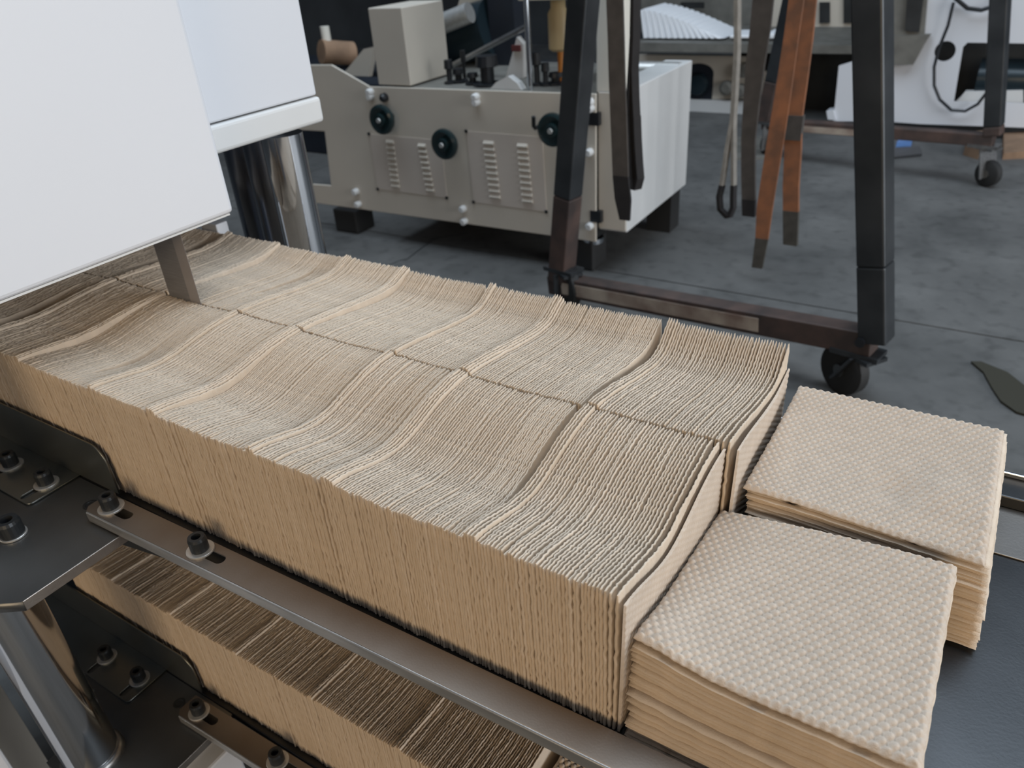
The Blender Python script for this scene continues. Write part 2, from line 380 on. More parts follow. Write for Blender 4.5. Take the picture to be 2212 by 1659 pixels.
def put(me, parent, loc, rot=(0, 0, 0), scl=(1, 1, 1), name='towel'):
    o = bpy.data.objects.new(name, me); col.objects.link(o); o.parent = parent; o.location = loc; o.rotation_euler = rot; o.scale = scl
    return o
BOUND = [-.159, -.2915, -.4285, -.541, -.6765, -.798, -.937, -1.060, -1.20, -1.33]
WORD = ['at the open end', 'second from the open end', 'third from the open end', 'fourth from the open end', 'fifth from the open end', 'sixth from the open end', 'seventh from the open end', 'eighth from the open end', 'furthest back under the hood']
GAPS = {1: .0078, 3: .0066, 5: .0056, 7: .0046}        # bundle k (odd) starts with an open gap towards the bundle in front of it
def row(kind):
    y0 = Y_NEAR if kind == 'near' else Y_MID + .0012
    for k in range(len(BOUND) - 1):
        hi, lo = BOUND[k], BOUND[k + 1]
        if kind == 'far': hi += (.010 if k == 0 else 0.001); lo += .001
        lab = 'bundle of upright kraft paper towels in the %s row, %s' % (kind, WORD[k])
        b = thing('paper_towel_bundle', lab, 'paper towels', ((hi + lo) / 2, y0, ZB), 0, 'upright paper towel bundles on the upper bed')
        pitch = .0031 if k == 0 else (.0028 if k < 3 else .0027)
        n = int(round((hi - lo) / pitch)); pitch = (hi - lo) / n
        vs = (VN, VN2, VN3)[(k > 3) + (k > 5)] if kind == 'near' else (VF_END if k == 0 else (VF, VF2, VF3)[(k > 3) + (k > 5)])
        cx = (hi + lo) / 2
        slump = 0.0
        for i in range(n):
            x = hi - (i + .5) * pitch; u = (i + .5) / n
            if k == 0 and i == 0: continue
            if k % 2 == 0:
                dz = .0014 * (2 * abs(u - .5)) ** 2
                if i >= n - 4: dz += .0032                       # last ones stand proud over the open gap
                if k > 0 and i < 6: dz += (.0016, .0030, .0042, .0052, .0044, .0022)[i] * (1, .75, .45, .3)[k // 2 - 1]     # proud ridge towards the next bundle
            else:
                dz = -.0008 - .0010 * math.sin(math.pi * u)
            dz += random.gauss(0, .00035) + (.0012 if random.random() < .03 else 0)
            dy = random.gauss(0, .00045) + (-.001 if random.random() < .05 else 0)
            lean = random.gauss(0, .0016)
            xx = x + random.gauss(0, pitch * .05)
            me = vs[(i * 3 + k + random.randrange(3)) % NV]; sx = pitch / .00285
            if k in GAPS and i < NB:
                me = (BN if kind == 'near' else BF)[i]; lean = 0; sx = GAPS[k] / .0068; dz = random.gauss(-.0006, .0003)
            o = put(me, b, (xx - cx, dy, 0), (0, lean, 0), (sx, 1, 1 + dz / HT))
            if k == 0 and i in (1, 2):
                o.location.x += (.0016, .0004)[i - 1]; o.rotation_euler = (0, (.014, .006)[i - 1], (.012, .005)[i - 1] * (1 if kind == 'far' else -.6))
        if k == 0:
            me = end_sheet('end_towel', (Y_MID - Y_NEAR if kind == 'near' else Y_FAR - Y_MID) - .0012, HT - .005, PROF_NEAR if kind == 'near' else PROF_FAR_END, 1.2 if kind == 'near' else 1.5, 5)
            e = put(me, b, (hi - cx + (.0012 if kind == 'near' else .0036), 0, 0), (0, .026, -.006 if kind == 'near' else .034), name='end_towel')
            e['label'] = 'embossed outer face of the last towel'
row('near'); row('far')

# ------------------------------------------------------------------ packs lying flat in front of the rows
def flat_leaf(name, lx, ly, seed, sag, t=.0029, emb=False, curl=None):
    n = (int(lx / .00085), int(ly / .00085)) if emb else (36, 36)
    x = np.linspace(0, lx, n[0]); y = np.linspace(0, ly, n[1]); X, Y = np.meshgrid(x, y, indexing='ij')
    zs = sag(X / lx, Y / ly)
    edge = np.minimum(np.minimum(X, lx - X), np.minimum(Y, ly - Y)); rd = np.clip(edge / .0030, 0, 1); rd = np.sqrt(np.clip(1 - (1 - rd) ** 2, 0, 1))
    up = t * (.55 + .45 * rd) + zs
    if emb: up = up + .0050 * emboss(X, Y) * np.clip(edge / .004, .15, 1)
    else: up = up + (np.sin(X * 2 * math.pi / .006 + seed) + np.sin(Y * 2 * math.pi / .0053 + seed * 2)) * .00012
    dn = zs + t * (.45 - .45 * rd) + (0 if emb else (np.sin(X * 2 * math.pi / .006 + seed + 1)) * .0001)
    ex_ = X + (np.sin(Y * 900 + seed) + np.sin(Y * 310 + seed * 3)) * .00025 * (edge < .002); ey_ = Y + (np.sin(X * 900 + seed) + np.sin(X * 270 + seed)) * .00025 * (edge < .002)
    N = n[0] * n[1]
    vs = np.concatenate([np.stack([ex_, ey_, up], -1).reshape(-1, 3), np.stack([ex_, ey_, dn], -1).reshape(-1, 3)]).tolist(); fs = []
    for i in range(n[0] - 1):
        for j in range(n[1] - 1):
            a = i * n[1] + j; fs.append((a, a + n[1], a + n[1] + 1, a + 1))
            if not emb: fs.append((a + N, a + 1 + N, a + n[1] + 1 + N, a + n[1] + N))
    ring = [i * n[1] for i in range(n[0])] + [(n[0] - 1) * n[1] + j for j in range(1, n[1])] + [i * n[1] + n[1] - 1 for i in range(n[0] - 2, -1, -1)] + [j for j in range(n[1] - 2, 0, -1)]
    for k in range(len(ring)):
        a, b = ring[k], ring[(k + 1) % len(ring)]; fs.append((a, a + N, b + N, b))
    me = bpy.data.meshes.new(name); me.from_pydata(vs, [], fs)
    for p in me.polygons: p.use_smooth = True
    me.materials.append(KRAFT_PALE if emb else KRAFT[int(seed) % 3]); return me
def pack(label, x0, y0, lx, ly, top, base, sag, shear, fan, ztop_leaf=.0012, group='paper towel packs lying flat before the rows', emb=True):
    b = thing('paper_towel_pack', label, 'paper towels', (x0, y0, base), 0, group)
    n = int(round((top - base) / .0025)); t = (top - base) / n
    NL = 9
    var = [[flat_leaf('flat_towel', lx, ly, k * 1.7 + 1 + f, lambda u, v, f=f: sag(u, v) * f, t=t * .72) for k in range(2)] for f in np.linspace(0, .94, NL)]
    emt = flat_leaf('top_towel', lx, ly, 2, sag, emb=emb, t=t * .9)
    for i in range(n):
        h = i / max(1, n - 1)                                       # 0 bottom, 1 top
        sx, sy = fan(1 - h), shear(1 - h)
        me = emt if i == n - 1 else var[min(NL - 1, int(h * NL))][random.randrange(2)]
        k = .35 + .65 * h
        o = put(me, b, (sx + random.gauss(0, .0008), sy + random.gauss(0, .0020), t * i - (.0004 if 0 < i < n - 1 else 0) + (0.0008 if i == n - 2 else 0)), (0, 0, random.gauss(0, .002)), (1, 1, 1), name='top_towel' if i == n - 1 else 'towel')
        if i == n - 1: o['label'] = 'embossed top towel'
sagN = lambda u, v: -.019 * np.clip(1 - u, 0, 1) ** 1.6 * np.clip(v, 0, 1) ** 1.4 - .0045 * np.sin(np.pi * np.clip(u, 0, 1)) * np.sin(np.pi * np.clip(v * .95 + .02, 0, 1)) + .012 * np.exp(-((u / .22) ** 2 + (v / .20) ** 2)) - .004 * np.exp(-(((u - 1) / .2) ** 2 + ((v - .5) / .4) ** 2))
sagF = lambda u, v: -.006 * np.sin(np.pi * np.clip(u * .9 + .1, 0, 1)) * np.sin(np.pi * v) - .010 * np.clip(u - .25, 0, 1) * np.exp(-(v / .18) ** 2) + .004 * np.exp(-(((u - .8) / .12) ** 2 + ((v - .35) / .12) ** 2)) - .004 * np.exp(-(((u - .62) / .1) ** 2 + ((v - .3) / .1) ** 2))
pack('flat pack of kraft paper towels nearest the camera with raised corner', -.1505, .355, .192, .199, -.058, ZB + .0004, sagN, lambda h: -.012 * h, lambda h: -.001 * h)
pack('flat pack of kraft paper towels at the far side with fanned edge', -.1375, .5705, .198, .203, -.058, ZB + .0020, sagF, lambda h: -.008 * h, lambda h: .012 * math.sqrt(h))

# ------------------------------------------------------------------ lower deck: the same machine bed one level down
DZ = -0.365
LB = [-.285, -.42, -.555, -.69, -.825, -.96, -1.10]
LW = ['at the right end', 'second from the right', 'third from the right', 'fourth from the right', 'fifth from the right', 'at the left end']
for k in range(len(LB) - 1):
    hi, lo = LB[k], LB[k + 1]; cx = (hi + lo) / 2
    b = thing('paper_towel_bundle', 'shaded bundle of upright towels on the lower bed, %s' % LW[k], 'paper towels', (cx, Y_NEAR, ZB + DZ), 0, 'upright paper towel bundles on the lower bed')
    n = int(round((hi - lo) / .0029)); pitch = (hi - lo) / n
    for i in range(n):
        x = hi - (i + .5) * pitch
        dz = (.003 if i < 3 and k else 0) + random.gauss(0, .0005)
        put(VL[(i * 3 + random.randrange(3)) % NV], b, (x - cx, random.gauss(0, .0005), 0), (0, random.gauss(0, .002), 0), (pitch / .00285, 1, 1 + dz / .142))
pack('shaded flat pack of towels at the end of the lower bed', -.272, .352, .2, .196, -.40, ZB + DZ, lambda u, v: 0 * u, lambda h: 0, lambda h: 0, emb=True, group='packs on the lower bed')

# ------------------------------------------------------------------ steel bed, rails, guides
def bolt(parent, p, r=.0095, h=.0165, tilt=0):
    p = Vector(p)
    w = MB().lathe(p, (0, 0, 1), [(0, .0145), (.0018, .0145), (.0022, .0140)], 32).build('washer', ZINC, parent)
    b = MB(); n = 24
    prof = [(.0022, r * .98), (.0035, r), (.0022 + h * .8, r), (.0022 + h, r * .90), (.0022 + h, r * .52), (.0022 + h * .5, r * .50)]
    o = b.lathe(p, (0, 0, 1), prof, n).build('socket_screw', BLACK_OX, parent, smooth=False)
    for q in o.data.polygons: q.use_smooth = False
    return o
def deck(dz, level):
    z = ZB + dz
    # bed plate the paper stands on
    t = thing('bed_plate', 'dark steel bed plate under the %s paper rows' % level, 'plate', (-.5, .55, z - .012))
    MB().box((-1.5, .337, z - .012), (.42 if dz == 0 else .1, .80, z - .0006)).build('plate_body', BED, t, bevel=.001)
    # thick side plate carrying the post
    c = onz((45, 1300), ZB); e = onz((230, 1175), ZB)
    s = thing('side_plate', 'thick machined steel side plate with chamfered corner, %s deck' % level, 'plate', (-.98, .24, z - .014))
    xe = c[0]
    outer = [(-1.45, .262), (-.955, .262), (-.915, .225), (-.905, .160), (xe - .040, .155), (xe, c[1]), (xe, .336), (-1.45, .336)]
    plate('plate_body', outer, [], .0125, STEEL_DARK, s, Matrix.Translation((0, 0, z - .0006 + dz * 0)))
    MB().beam((xe + .0004, c[1] + .001, z - .0068), (xe + .0004, .334, z - .0068), .0012, .0124).build('machined_edge', STEEL_EDGE, s, bevel=.0005)
    # near guide rail: bent channel with slots
    zr = -.135 + dz
    r = thing('guide_rail', 'long bent steel guide rail bolted beside the %s paper row' % level, 'rail', (-.45, .31, zr - .014))
    P0 = onz((172, 1100), -.135); yo0, yo1 = .2925, .3080; yi0, yi1 = .3255, .3365; x0, x1 = -.800, .25
    fo = lambda x: yo0 + (yo1 - yo0) * (x - x0) / (x1 - x0) * (1.05 / .66) if False else yo0 + (x - x0) * .0225
    fi = lambda x: yi0 + (x - x0) * .0150
    slots = []
    for sx_ in (-.760, -.608): slots.append(slot(sx_ + .006, fo(sx_) + .0165, .0115, .0062, .02))
    outer = [(x0 + .006, fo(x0)), (x1, fo(x1)), (x1, fi(x1)), (x0, fi(x0)), (x0, fo(x0) + .006)]
    plate('top_flange', outer, slots, .0022, STEEL_RAIL, r, Matrix.Translation((0, 0, zr)))
    MB().hexa([(x0 + .006, fo(x0) - .002, zr - .014), (x1, fo(x1) - .002, zr - .014), (x1, fo(x1) + .0004, zr - .014), (x0 + .006, fo(x0) + .0004, zr - .014),
               (x0 + .006, fo(x0) - .002, zr - .001), (x1, fo(x1) - .002, zr - .001), (x1, fo(x1) + .0004, zr - .0002), (x0 + .006, fo(x0) + .0004, zr - .0002)]).build('outer_flange', FLANGE, r, bevel=.0016, seg=3)
    for sx_ in (-.772, -.620): bolt(r, (sx_, fo(sx_) + .0165, zr))
    # dark support bar under the rail
    bb = MB().hexa([(-.84, .30, z - .045), (-.585, .318, z - .018), (-.585, .336, z - .018), (-.84, .336, z - .045), (-.84, .30, z - .0135), (-.585, .318, z - .0135), (-.585, .336, z - .0135), (-.84, .336, z - .0135)])
    tag(bb.build('support_bar', BLACK_OX, bevel=.001), 'black tapered support bar under the %s guide rail' % level, 'bar')
    # L guide: upright sheet against the paper and a slotted foot
    g = thing('side_guide', 'bent sheet steel side guide with slotted foot against the %s paper' % level, 'guide', (-1.0, .31, z))
    up = rounded(-1.40, 0, -.806, .066, .022, 6, (0, 0, 1, 0))
    plate('upright', up, [], .0022, GUIDE, g, Matrix.Translation((0, .3372, z + .002)) @ Matrix.Rotation(math.radians(90), 4, 'X'))
    foot = rounded(-1.40, .272, -.888, .337, .006, 4, (0, 1, 0, 0))
    fs = [slot(x_ , .295, .016, .0052, math.radians(90)) for x_ in (-.9085, -.990)]
    plate('foot', foot, fs, .0024, GUIDE, g, Matrix.Translation((0, 0, z + .0024)))
    for x_ in (-.9085, -.990): bolt(g, (x_, .3065, z + .0024))
    h = MB().lathe((-.823, .31, z - .0004), (0, 0, 1), [(0, .0085), (.0006, .0085), (.0006, .006), (.0002, .005)], 24)
    h.build('hole_rim', BLACK_OX, s)
    return r
deck(0.0, 'upper'); deck(DZ, 'lower')
# far guide rail of the upper deck, seen past the flat packs
fr = thing('guide_rail', 'steel guide rail along the far side of the bed beyond the flat packs', 'rail', (0, .775, ZB))
zf = -.135
a0 = onz((2150, 1085), zf); a1 = onz((2120, 1180), zf)
MB().box((-1.4, .776, ZB), (.42, .814, zf)).build('rail_body', BED, fr, bevel=.0015)
MB().box((-1.4, .811, zf), (.42, .8145, zf + .006)).build('raised_lip', CHROME, fr, bevel=.001)
tr = thing('bed_strip', 'pale brushed steel wear strip on the bed beside the far rail', 'strip', (.2, .71, ZB))
MB().box((-1.4, .698, ZB - .0006), (.42, .7755, ZB + .0015)).build('strip_body', STRIP, tr, bevel=.0006)

# posts of the frame
def post(label, x, y, z0, z1, r, m, collar=True, boltz=None):
    t = thing('guide_post', label, 'post', (x, y, z0))
    MB().cyl((x, y, z0), (x, y, z1), r, 48).build('shaft', m, t, smooth=True)
    if collar:
        MB().lathe((x, y, z0), (0, 0, 1), [(0, r * 1.16), (.006, r * 1.16), (.010, r * 1.10), (.012, r * 1.01)], 48).build('collar', STEEL, t, smooth=True)
    return t
XP, YP = -.856, .198
post('polished steel post standing between upper and lower side plates', XP, YP, ZB + DZ - .0006, ZB - .0132, .034, CHROME)
pu = post('polished steel post rising from the upper side plate at the left edge', XP - .075, YP - .012, ZB - .0006, .1, .033, CHROME)
bolt(pu, (XP + .003, .235, ZB), .013, .02)
post('bright chrome column behind the far edge of the paper', -1.006, .87, -.9, .14, .034, CHROME, False)
post('dark steel column left of the bright chrome column', -1.075, .885, -.9, .14, .034, CHROME_DARK, False)
post('dark steel column half hidden behind the white hood', -1.17, .93, -.9, .14, .045, CHROME_DARK, False)
post('polished post under the lower side plate', XP, YP, -.9, ZB + DZ - .0132, .034, CHROME, False)

# ------------------------------------------------------------------ white saw hood, blade
XH = -.852
hc = onx((507, 458), XH)
hood = thing('saw_hood', 'large white enamelled hood over the blade at the left', 'machine hood', (-1.05, .35, hc[2]))
yr = float(hc[1]); zb = float(hc[2])
sl = .018
hp = MB(); hp.box((-1.30, .02, zb), (XH, yr, .75)); hp.build('front_cover', WHITE, hood, bevel=.006, seg=3)
MB().box((-1.29, .03, zb - .0025), (XH - .003, yr - .006, zb)).build('bottom_lip', WHITE_BAND, hood)
XH2 = -.945
c2 = onx((698, 262), XH2); c3 = onx((690, 205), XH2)
hood2 = thing('column_housing', 'white column housing with lower band right of the hood', 'machine hood', (-1.1, .8, float(c2[2])))
MB().box((-1.30, yr - .05, float(c3[2]) + .001), (XH2, float(c2[1]) - .003, .75)).build('cover', WHITE, hood2, bevel=.003)
MB().box((-1.30, yr - .05, float(c2[2])), (XH2 + .004, float(c2[1]) + .001, float(c3[2]) - .001)).build('lower_band', WHITE_BAND, hood2, bevel=.006, seg=3)
bl = thing('band_blade', 'upright steel band blade slicing down into the paper', 'blade', (-.9, Y_MID, -.03))
MB().box((-.931, Y_MID - .0008, -.035), (-.886, Y_MID + .0008, zb + .06)).build('blade_body', BLADE, bl)
MB().prism([(-.886, Y_MID - .0008), (-.866, Y_MID - .0001), (-.866, Y_MID + .0001), (-.886, Y_MID + .0008)], 'z', -.035, zb + .06).build('ground_edge', BLADE_EDGE, bl)
# small white bracket behind the hood corner
wb = onz((462, 490), .0)
tag(MB().box((wb[0] - .03, wb[1] - .004, -.12), (wb[0] + .012, wb[1] + .02, .006)).build('end_bracket', WHITE, bevel=.002), 'small white bracket showing under the hood corner beyond the paper', 'bracket')

# lower left: cabinet sheets below the deck
def skewbox(name, m, label, cat, pts, z0, z1, **kw):
    n = len(pts); t = MB().prism([(p[0], p[1]) for p in pts], 'z', z0, z1)
    return tag(t.build(name, m, **kw), label, cat)
skewbox('white_cabinet', WHITE, 'white cabinet panel edge in the lower left corner', 'cabinet', [(-1.15, -.12), (-.90, -.12), (-.90, .128), (-1.15, .128)], -.9, -.40, bevel=.004)
skewbox('beige_cabinet', BEIGE, 'beige cabinet sheet behind the steel post at lower left', 'cabinet', [(-1.6, -.1), (-1.2, -.1), (-1.2, .216), (-1.6, .216)], -.9, -.545, bevel=.004)
lwb = onz((455, 1625), -.60)
lb = thing('base_frame', 'white base frame box under the lower side plate', 'frame', (lwb[0], lwb[1], -.9))
MB().box((lwb[0] - .03, lwb[1] - .055, -.9), (lwb[0] + .02, lwb[1] + .03, -.60)).build('frame_box', WHITE, lb, bevel=.004)
MB().box((lwb[0] - .045, lwb[1] - .06, -.60), (lwb[0] - .012, lwb[1] + .02, -.594)).build('frame_top', WHITE_BAND, lb, bevel=.002)

# ------------------------------------------------------------------ beige converting machine behind the bed
ZM = -.75
PR = onz((1287, 523), ZM); PL = onz((670, 437), ZM)
yawm = math.atan2(PL[1] - PR[1], PL[0] - PR[0])          # direction along the front, from right to left
nrm = np.array([-math.sin(yawm), math.cos(yawm), 0]); 
if np.dot(nrm, [0, 1, 0]) < 0: nrm = -nrm
mach = thing('converting_machine', 'beige paper converting machine with louvred front and black handwheels', 'machine', (PR[0], PR[1], FLOOR), yawm - math.pi)
MI = wmat(mach).inverted()
def loc(w): return MI @ Vector(w)
def fp(p): q = loc(onplane(p, PR, nrm)); return q.x, q.z              # pixel on the machine's front -> local x (leftwards negative), z
# local frame: x to the right along the front, y into the machine, z from the floor
def front(name, px, y0, y1, m, **kw):
    return MB().prism([fp(p) for p in px], 'y', y0, y1).build(name, m, mach, local=True, **kw)
DEP = .72
zt = fp((1290, 203))[1]; zl_ = fp((1287, 523))[1]
front('body', [(520, 141), (715, 140), (797, 187), (1287, 203), (1287, 523), (670, 437), (600, 428), (600, 392), (715, 401), (701, 284), (520, 275)], 0, .012, BEIGE, bevel=.003)
bx0 = fp((797, 187))[0]
MB().box((bx0, .012, fp((1000, 480))[1]), (-.01, DEP, zt - .02)).build('frame', DARKM, mach, local=True)
MB().box((bx0 - .75, .5, .1), (bx0, DEP, zt - .1)).build('rear_frame', NAVY, mach, local=True)
MB().box((bx0 + .1, .012, zt - .02), (-.01, DEP, zt - .006)).build('deck', GREYM, mach, local=True)
# right end cabinet: front strip, bright side
xr = fp((1338, 506))[0] + .02; zbr = fp((1310, 503))[1] + .0
MB().box((.002, .03, zbr), (xr, DEP + .02, zt + .01)).build('end_cabinet', WHITE_BAND, mach, local=True, bevel=.004)
MB().box((.004, .022, zbr + .01), (xr - .004, .03, zt)).build('end_cover', BEIGE, mach, local=True)
# upright column box left, right upright
def upbox(name, px0, px1, ytop, y0, dep, m, zb=None):
    x0 = fp(px0)[0]; x1 = fp(px1)[0]; z0 = fp(px0)[1] if zb is None else zb
    return MB().box((x0, y0, z0), (x1, y0 + dep, ytop)).build(name, m, mach, local=True, bevel=.004)
upbox('column_box', (815, 184), (884, 184), fp((800, 18))[1], .01, .30, BEIGE)
upbox('upright', (1281, 203), (1338, 203), zt + .75, .03, .12, CREAM)
upbox('top_housing', (1090, 8), (1240, 8), zt + .75, .10, .4, CREAM, zb=fp((1090, 8))[1])
# access panels with louvres
def panel(name, corners, cols, rows, z_top_px):
    p = front(name, corners, -.003, 0, BEIGE_PANEL)
    for (cx0, cy0, cx1, cy1, w) in cols:
        for k in range(rows):
            t = k / (rows - 1); px = cx0 + (cx1 - cx0) * t; py = cy0 + (cy1 - cy0) * t
            a = fp((px, py)); b = fp((px + w, py + 1)); h = .010
            l = MB(); x0, x1, z = a[0], b[0], a[1]
            l.add([(x0, -.003, z - h), (x1, -.003, z - h), (x1, -.015, z), (x0, -.015, z), (x0, -.003, z + h), (x1, -.003, z + h)], [(0, 1, 2, 3), (3, 2, 5, 4), (0, 3, 4), (1, 5, 2), (0, 4, 5, 1)])
            o = l.build('louvre', BEIGE, p, local=True)
    for c in corners:
        a = fp(c); MB().cyl((a[0], -.006, a[1]), (a[0], -.003, a[1]), .008, 10).build('screw', BLACK, p, local=True)
    return p
panel('access_panel', [(798, 289), (953, 303), (966, 427), (817, 408)], [(836, 306, 848, 400, 16), (905, 314, 923, 409, 16)], 9, 0)
panel('access_panel', [(1008, 283), (1172, 296), (1181, 457), (1024, 436)], [(1046, 308, 1060, 423, 22), (1119, 314, 1130, 432, 22)], 10, 0)
# handwheels
def handwheel(px, r):
    a = fp(px); c = (a[0], 0, a[1])
    h = MB().lathe(c, (0, -1, 0), [(0, .016), (.05, .016), (.05, r * .72), (.056, r * .92), (.068, r), (.08, r * .96), (.086, r * .82), (.08, r * .62), (.078, .03), (.092, .026), (.094, .012)], 32).build('handwheel', GREENBLACK, mach, local=True, smooth=True)
    MB().lathe((a[0], -.092, a[1]), (0, -1, 0), [(0, .012), (.006, .010)], 16).build('hub_cap', ZINC, h, local=True)
for px in ((846, 251), (980, 303), (1212, 272)): handwheel(px, .066)
# white bolt caps, black square plugs, lever, knob
for px in [(802, 198), (803, 208), (1030, 209), (1031, 220), (1276, 220), (1277, 233), (1275, 328), (771, 413), (776, 440), (1002, 450), (1005, 477), (1276, 487), (1234, 512)]:
    a = fp(px); MB().lathe((a[0], 0, a[1]), (0, -1, 0), [(0, .016), (.022, .016), (.028, .011)], 16).build('bolt_cap', WHITE_BAND, mach, local=True, smooth=True)
for px in [(1282, 257), (1287, 468)]:
    a = fp(px); MB().box((a[0] - .024, -.004, a[1] - .024), (a[0] + .024, .02, a[1] + .024)).build('square_plug', BLACK, mach, local=True)
a = fp((1166, 272)); b = fp((1168, 245))
MB().tube([(a[0], 0, a[1]), (a[0], -.04, a[1]), (a[0], -.05, a[1] + .01), (b[0], -.06, b[1])], .008).build('lever', BLACK, mach, local=True)
a = fp((832, 210)); MB().lathe((a[0], 0, a[1]), (0, -1, 0), [(0, .02), (.02, .018), (.03, .01)], 14).build('knob', BLACK, mach, local=True)
# feet
for px in [(1260, 572), (775, 490)]:
    q = loc(onz(px, FLOOR)); MB().box((q.x - .075, .03, 0), (q.x + .075, .17, zl_ - .015 if px[0] > 1000 else zl_ - .03)).build('foot', RUBBER, mach, local=True, bevel=.008)
q = loc(onz((1400, 470), FLOOR)); MB().box((xr - .14, DEP - .12, 0), (xr - .02, DEP, zbr + .01)).build('foot', RUBBER, mach, local=True)
a = fp((1262, 530)); MB().lathe((a[0], .08, zl_ - .03), (0, 0, 1), [(0, .05), (.02, .05), (.025, .02), (.09, .02)], 20).build('levelling_screw', CHROME, mach, local=True)
# deck fittings: chrome rod, cream cylinder on orange nozzle, clamps, bracket, rollers
def onv(px, v):      # pixel on the plane a distance v behind the front -> local point
    return loc(onplane(px, np.array(PR) + nrm * v, nrm))
a = onv((1146, 190), .06); MB().cyl((a.x, .06, zt - .01), (a.x, .06, zt + .75), .011, 20).build('chrome_rod', CHROME, mach, local=True, smooth=True)
a = onv((1208, 110), .2); b = onv((1208, 28), .2); MB().lathe((a.x, .2, a.z), (0, 0, 1), [(0, .03), (.01, .042), (b.z - a.z, .042), (b.z - a.z + .02, .03), (b.z - a.z + .4, .028)], 24).build('grease_cylinder', OCHRE, mach, local=True, smooth=True)
c = onv((1212, 160), .2); MB().cyl((c.x, .2, zt - .01), (c.x, .2, a.z), .013, 12).build('nozzle', ORANGEP, mach, local=True)
for k, (px, hh, rr) in enumerate([((972, 178), .10, .02), ((992, 180), .06, .026), ((1005, 178), .13, .012), ((1022, 183), .05, .026), ((1160, 168), .13, .02), ((1200, 172), .05, .03), ((1052, 150), .12, .05), ((1178, 160), .09, .018)]):
    a = onv(px, .12 + .03 * (k % 3)); y = .12 + .03 * (k % 3)
    MB().lathe((a.x, y, zt - .008), (0, 0, 1), [(0, rr * 1.3), (.012, rr * 1.3), (.016, rr * .6), (hh * .6, rr * .6), (hh * .65, rr), (hh, rr * .9)], 14).build('clamp_knob', BLACK, mach, local=True)
a = onv((1090, 188), .05)
MB().prism([(a.x - .07, zt - .006), (a.x + .08, zt - .006), (a.x + .06, zt + .02), (a.x + .02, zt + .045), (a.x - .04, zt + .02)], 'y', .05, .09).build('white_bracket', WHITE_BAND, mach, local=True)
a = onv((1112, 148), .3)
MB().prism([(a.x - .05, zt - .006), (a.x + .04, zt - .006), (a.x + .05, zt + .13), (a.x + .02, zt + .16)], 'y', .30, .33).build('white_lug', WHITE_BAND, mach, local=True)
a = onv((1112, 105), .28); MB().box((a.x - .02, .285, a.z - .012), (a.x + .02, .30, a.z + .012)).build('red_tag', REDT, mach, local=True)
for (px0, px1, r, mm, v) in [((935, 60), (1010, 28), .045, ZINC, .45), ((900, 105), (1060, 60), .13, GLASSY, .62), ((960, 150), (1130, 60), .012, STEEL, .3)]:
    a = onv(px0, v); b = onv(px1, v); MB().cyl((a.x, v, a.z), (b.x, v + .02, b.z), r, 24).build('roller', mm, mach, local=True, smooth=True)
a = onv((1000, 60), .7)
MB().prism([(a.x - .02, a.z - .22), (a.x + .2, a.z - .2), (a.x + .22, a.z + .25), (a.x + .06, a.z + .25), (a.x - .02, a.z + .1)], 'y', .70, .72).build('roller_side_plate', BEIGE, mach, local=True)
MB().box((a.x + .22, .6, zt - .02), (a.x + .36, .75, zt + .8)).build('dark_column', NAVY, mach, local=True)
for (px, r) in (((1392, 160), .05), ((1402, 185), .03)):
    a = onv(px, .62); MB().cyl((xr - .02, a.y + .02, a.z), (xr - .4, a.y + .02, a.z), r, 20).build('end_roller', ZINC, mach, local=True, smooth=True)
# left: rear beams and white pipe of the unwind seen between hood and column box
uw = thing('unwind_stand', 'dark unwind stand with pale core lying on it behind the beige machine', 'machine', (-4.6, 4.2, FLOOR))
a = ony((690, 120), 4.0); b = ony((760, 122), 4.0)
MB().box((-6.2, 3.95, FLOOR), (-2.2, 4.5, float(ony((700, 150), 3.95)[2]))).build('stand_body', NAVY, uw, bevel=.01)
MB().cyl(ony((694, 112), 3.9), ony((762, 116), 4.1), .075, 24).build('paper_core', CARD, uw, smooth=True)
p0 = ony((708, 100), 3.95); MB().cyl(p0, (p0[0], p0[1], p0[2] + .12), .03, 16).build('core_pin', CREAM, uw)
MB().prism([(ony((740, 165), 3.92)[0], ony((740, 165), 3.92)[2]), (ony((800, 165), 3.92)[0], ony((800, 165), 3.92)[2]), (ony((812, 100), 3.92)[0], ony((812, 100), 3.92)[2]), (ony((790, 105), 3.92)[0], ony((790, 105), 3.92)[2])], 'y', 3.9, 3.94).build('side_plate', BEIGE, uw)

# ------------------------------------------------------------------ far folding line along the back
YF = 5.95
def fy(p, y=YF): q = ony(p, y); return float(q[0]), float(q[2])
line = thing('folding_line', 'long white folding line machine standing at the back behind the gantry', 'machine', (-1.6, YF, FLOOR))
def fpoly(name, px, y, dep, m, par=None, **kw):
    return MB().prism([fy(p, y) for p in px], 'y', y, y + dep).build(name, m, par or line, **kw)
fpoly('lower_panel', [(1380, 118), (1620, 122), (1625, 150), (1690, 160), (1690, 212), (1480, 215), (1380, 210)], YF, .04, BEIGE)
fpoly('dark_core', [(1600, 112), (1850, 110), (1850, 262), (1660, 250), (1600, 215)], YF + .25, .4, DARKM)
fpoly('base_beam', [(1420, 212), (1672, 222), (1672, 250), (1420, 240)], YF - .03, .3, WHITE_BAND)
fpoly('bed_edge', [(1375, 92), (1890, 99), (1890, 117), (1375, 112)], YF - .25, .1, GREYM)
fpoly('bed_top', [(1375, 88), (1890, 95), (1890, 101), (1375, 94)], YF - .15, .9, GREYM)
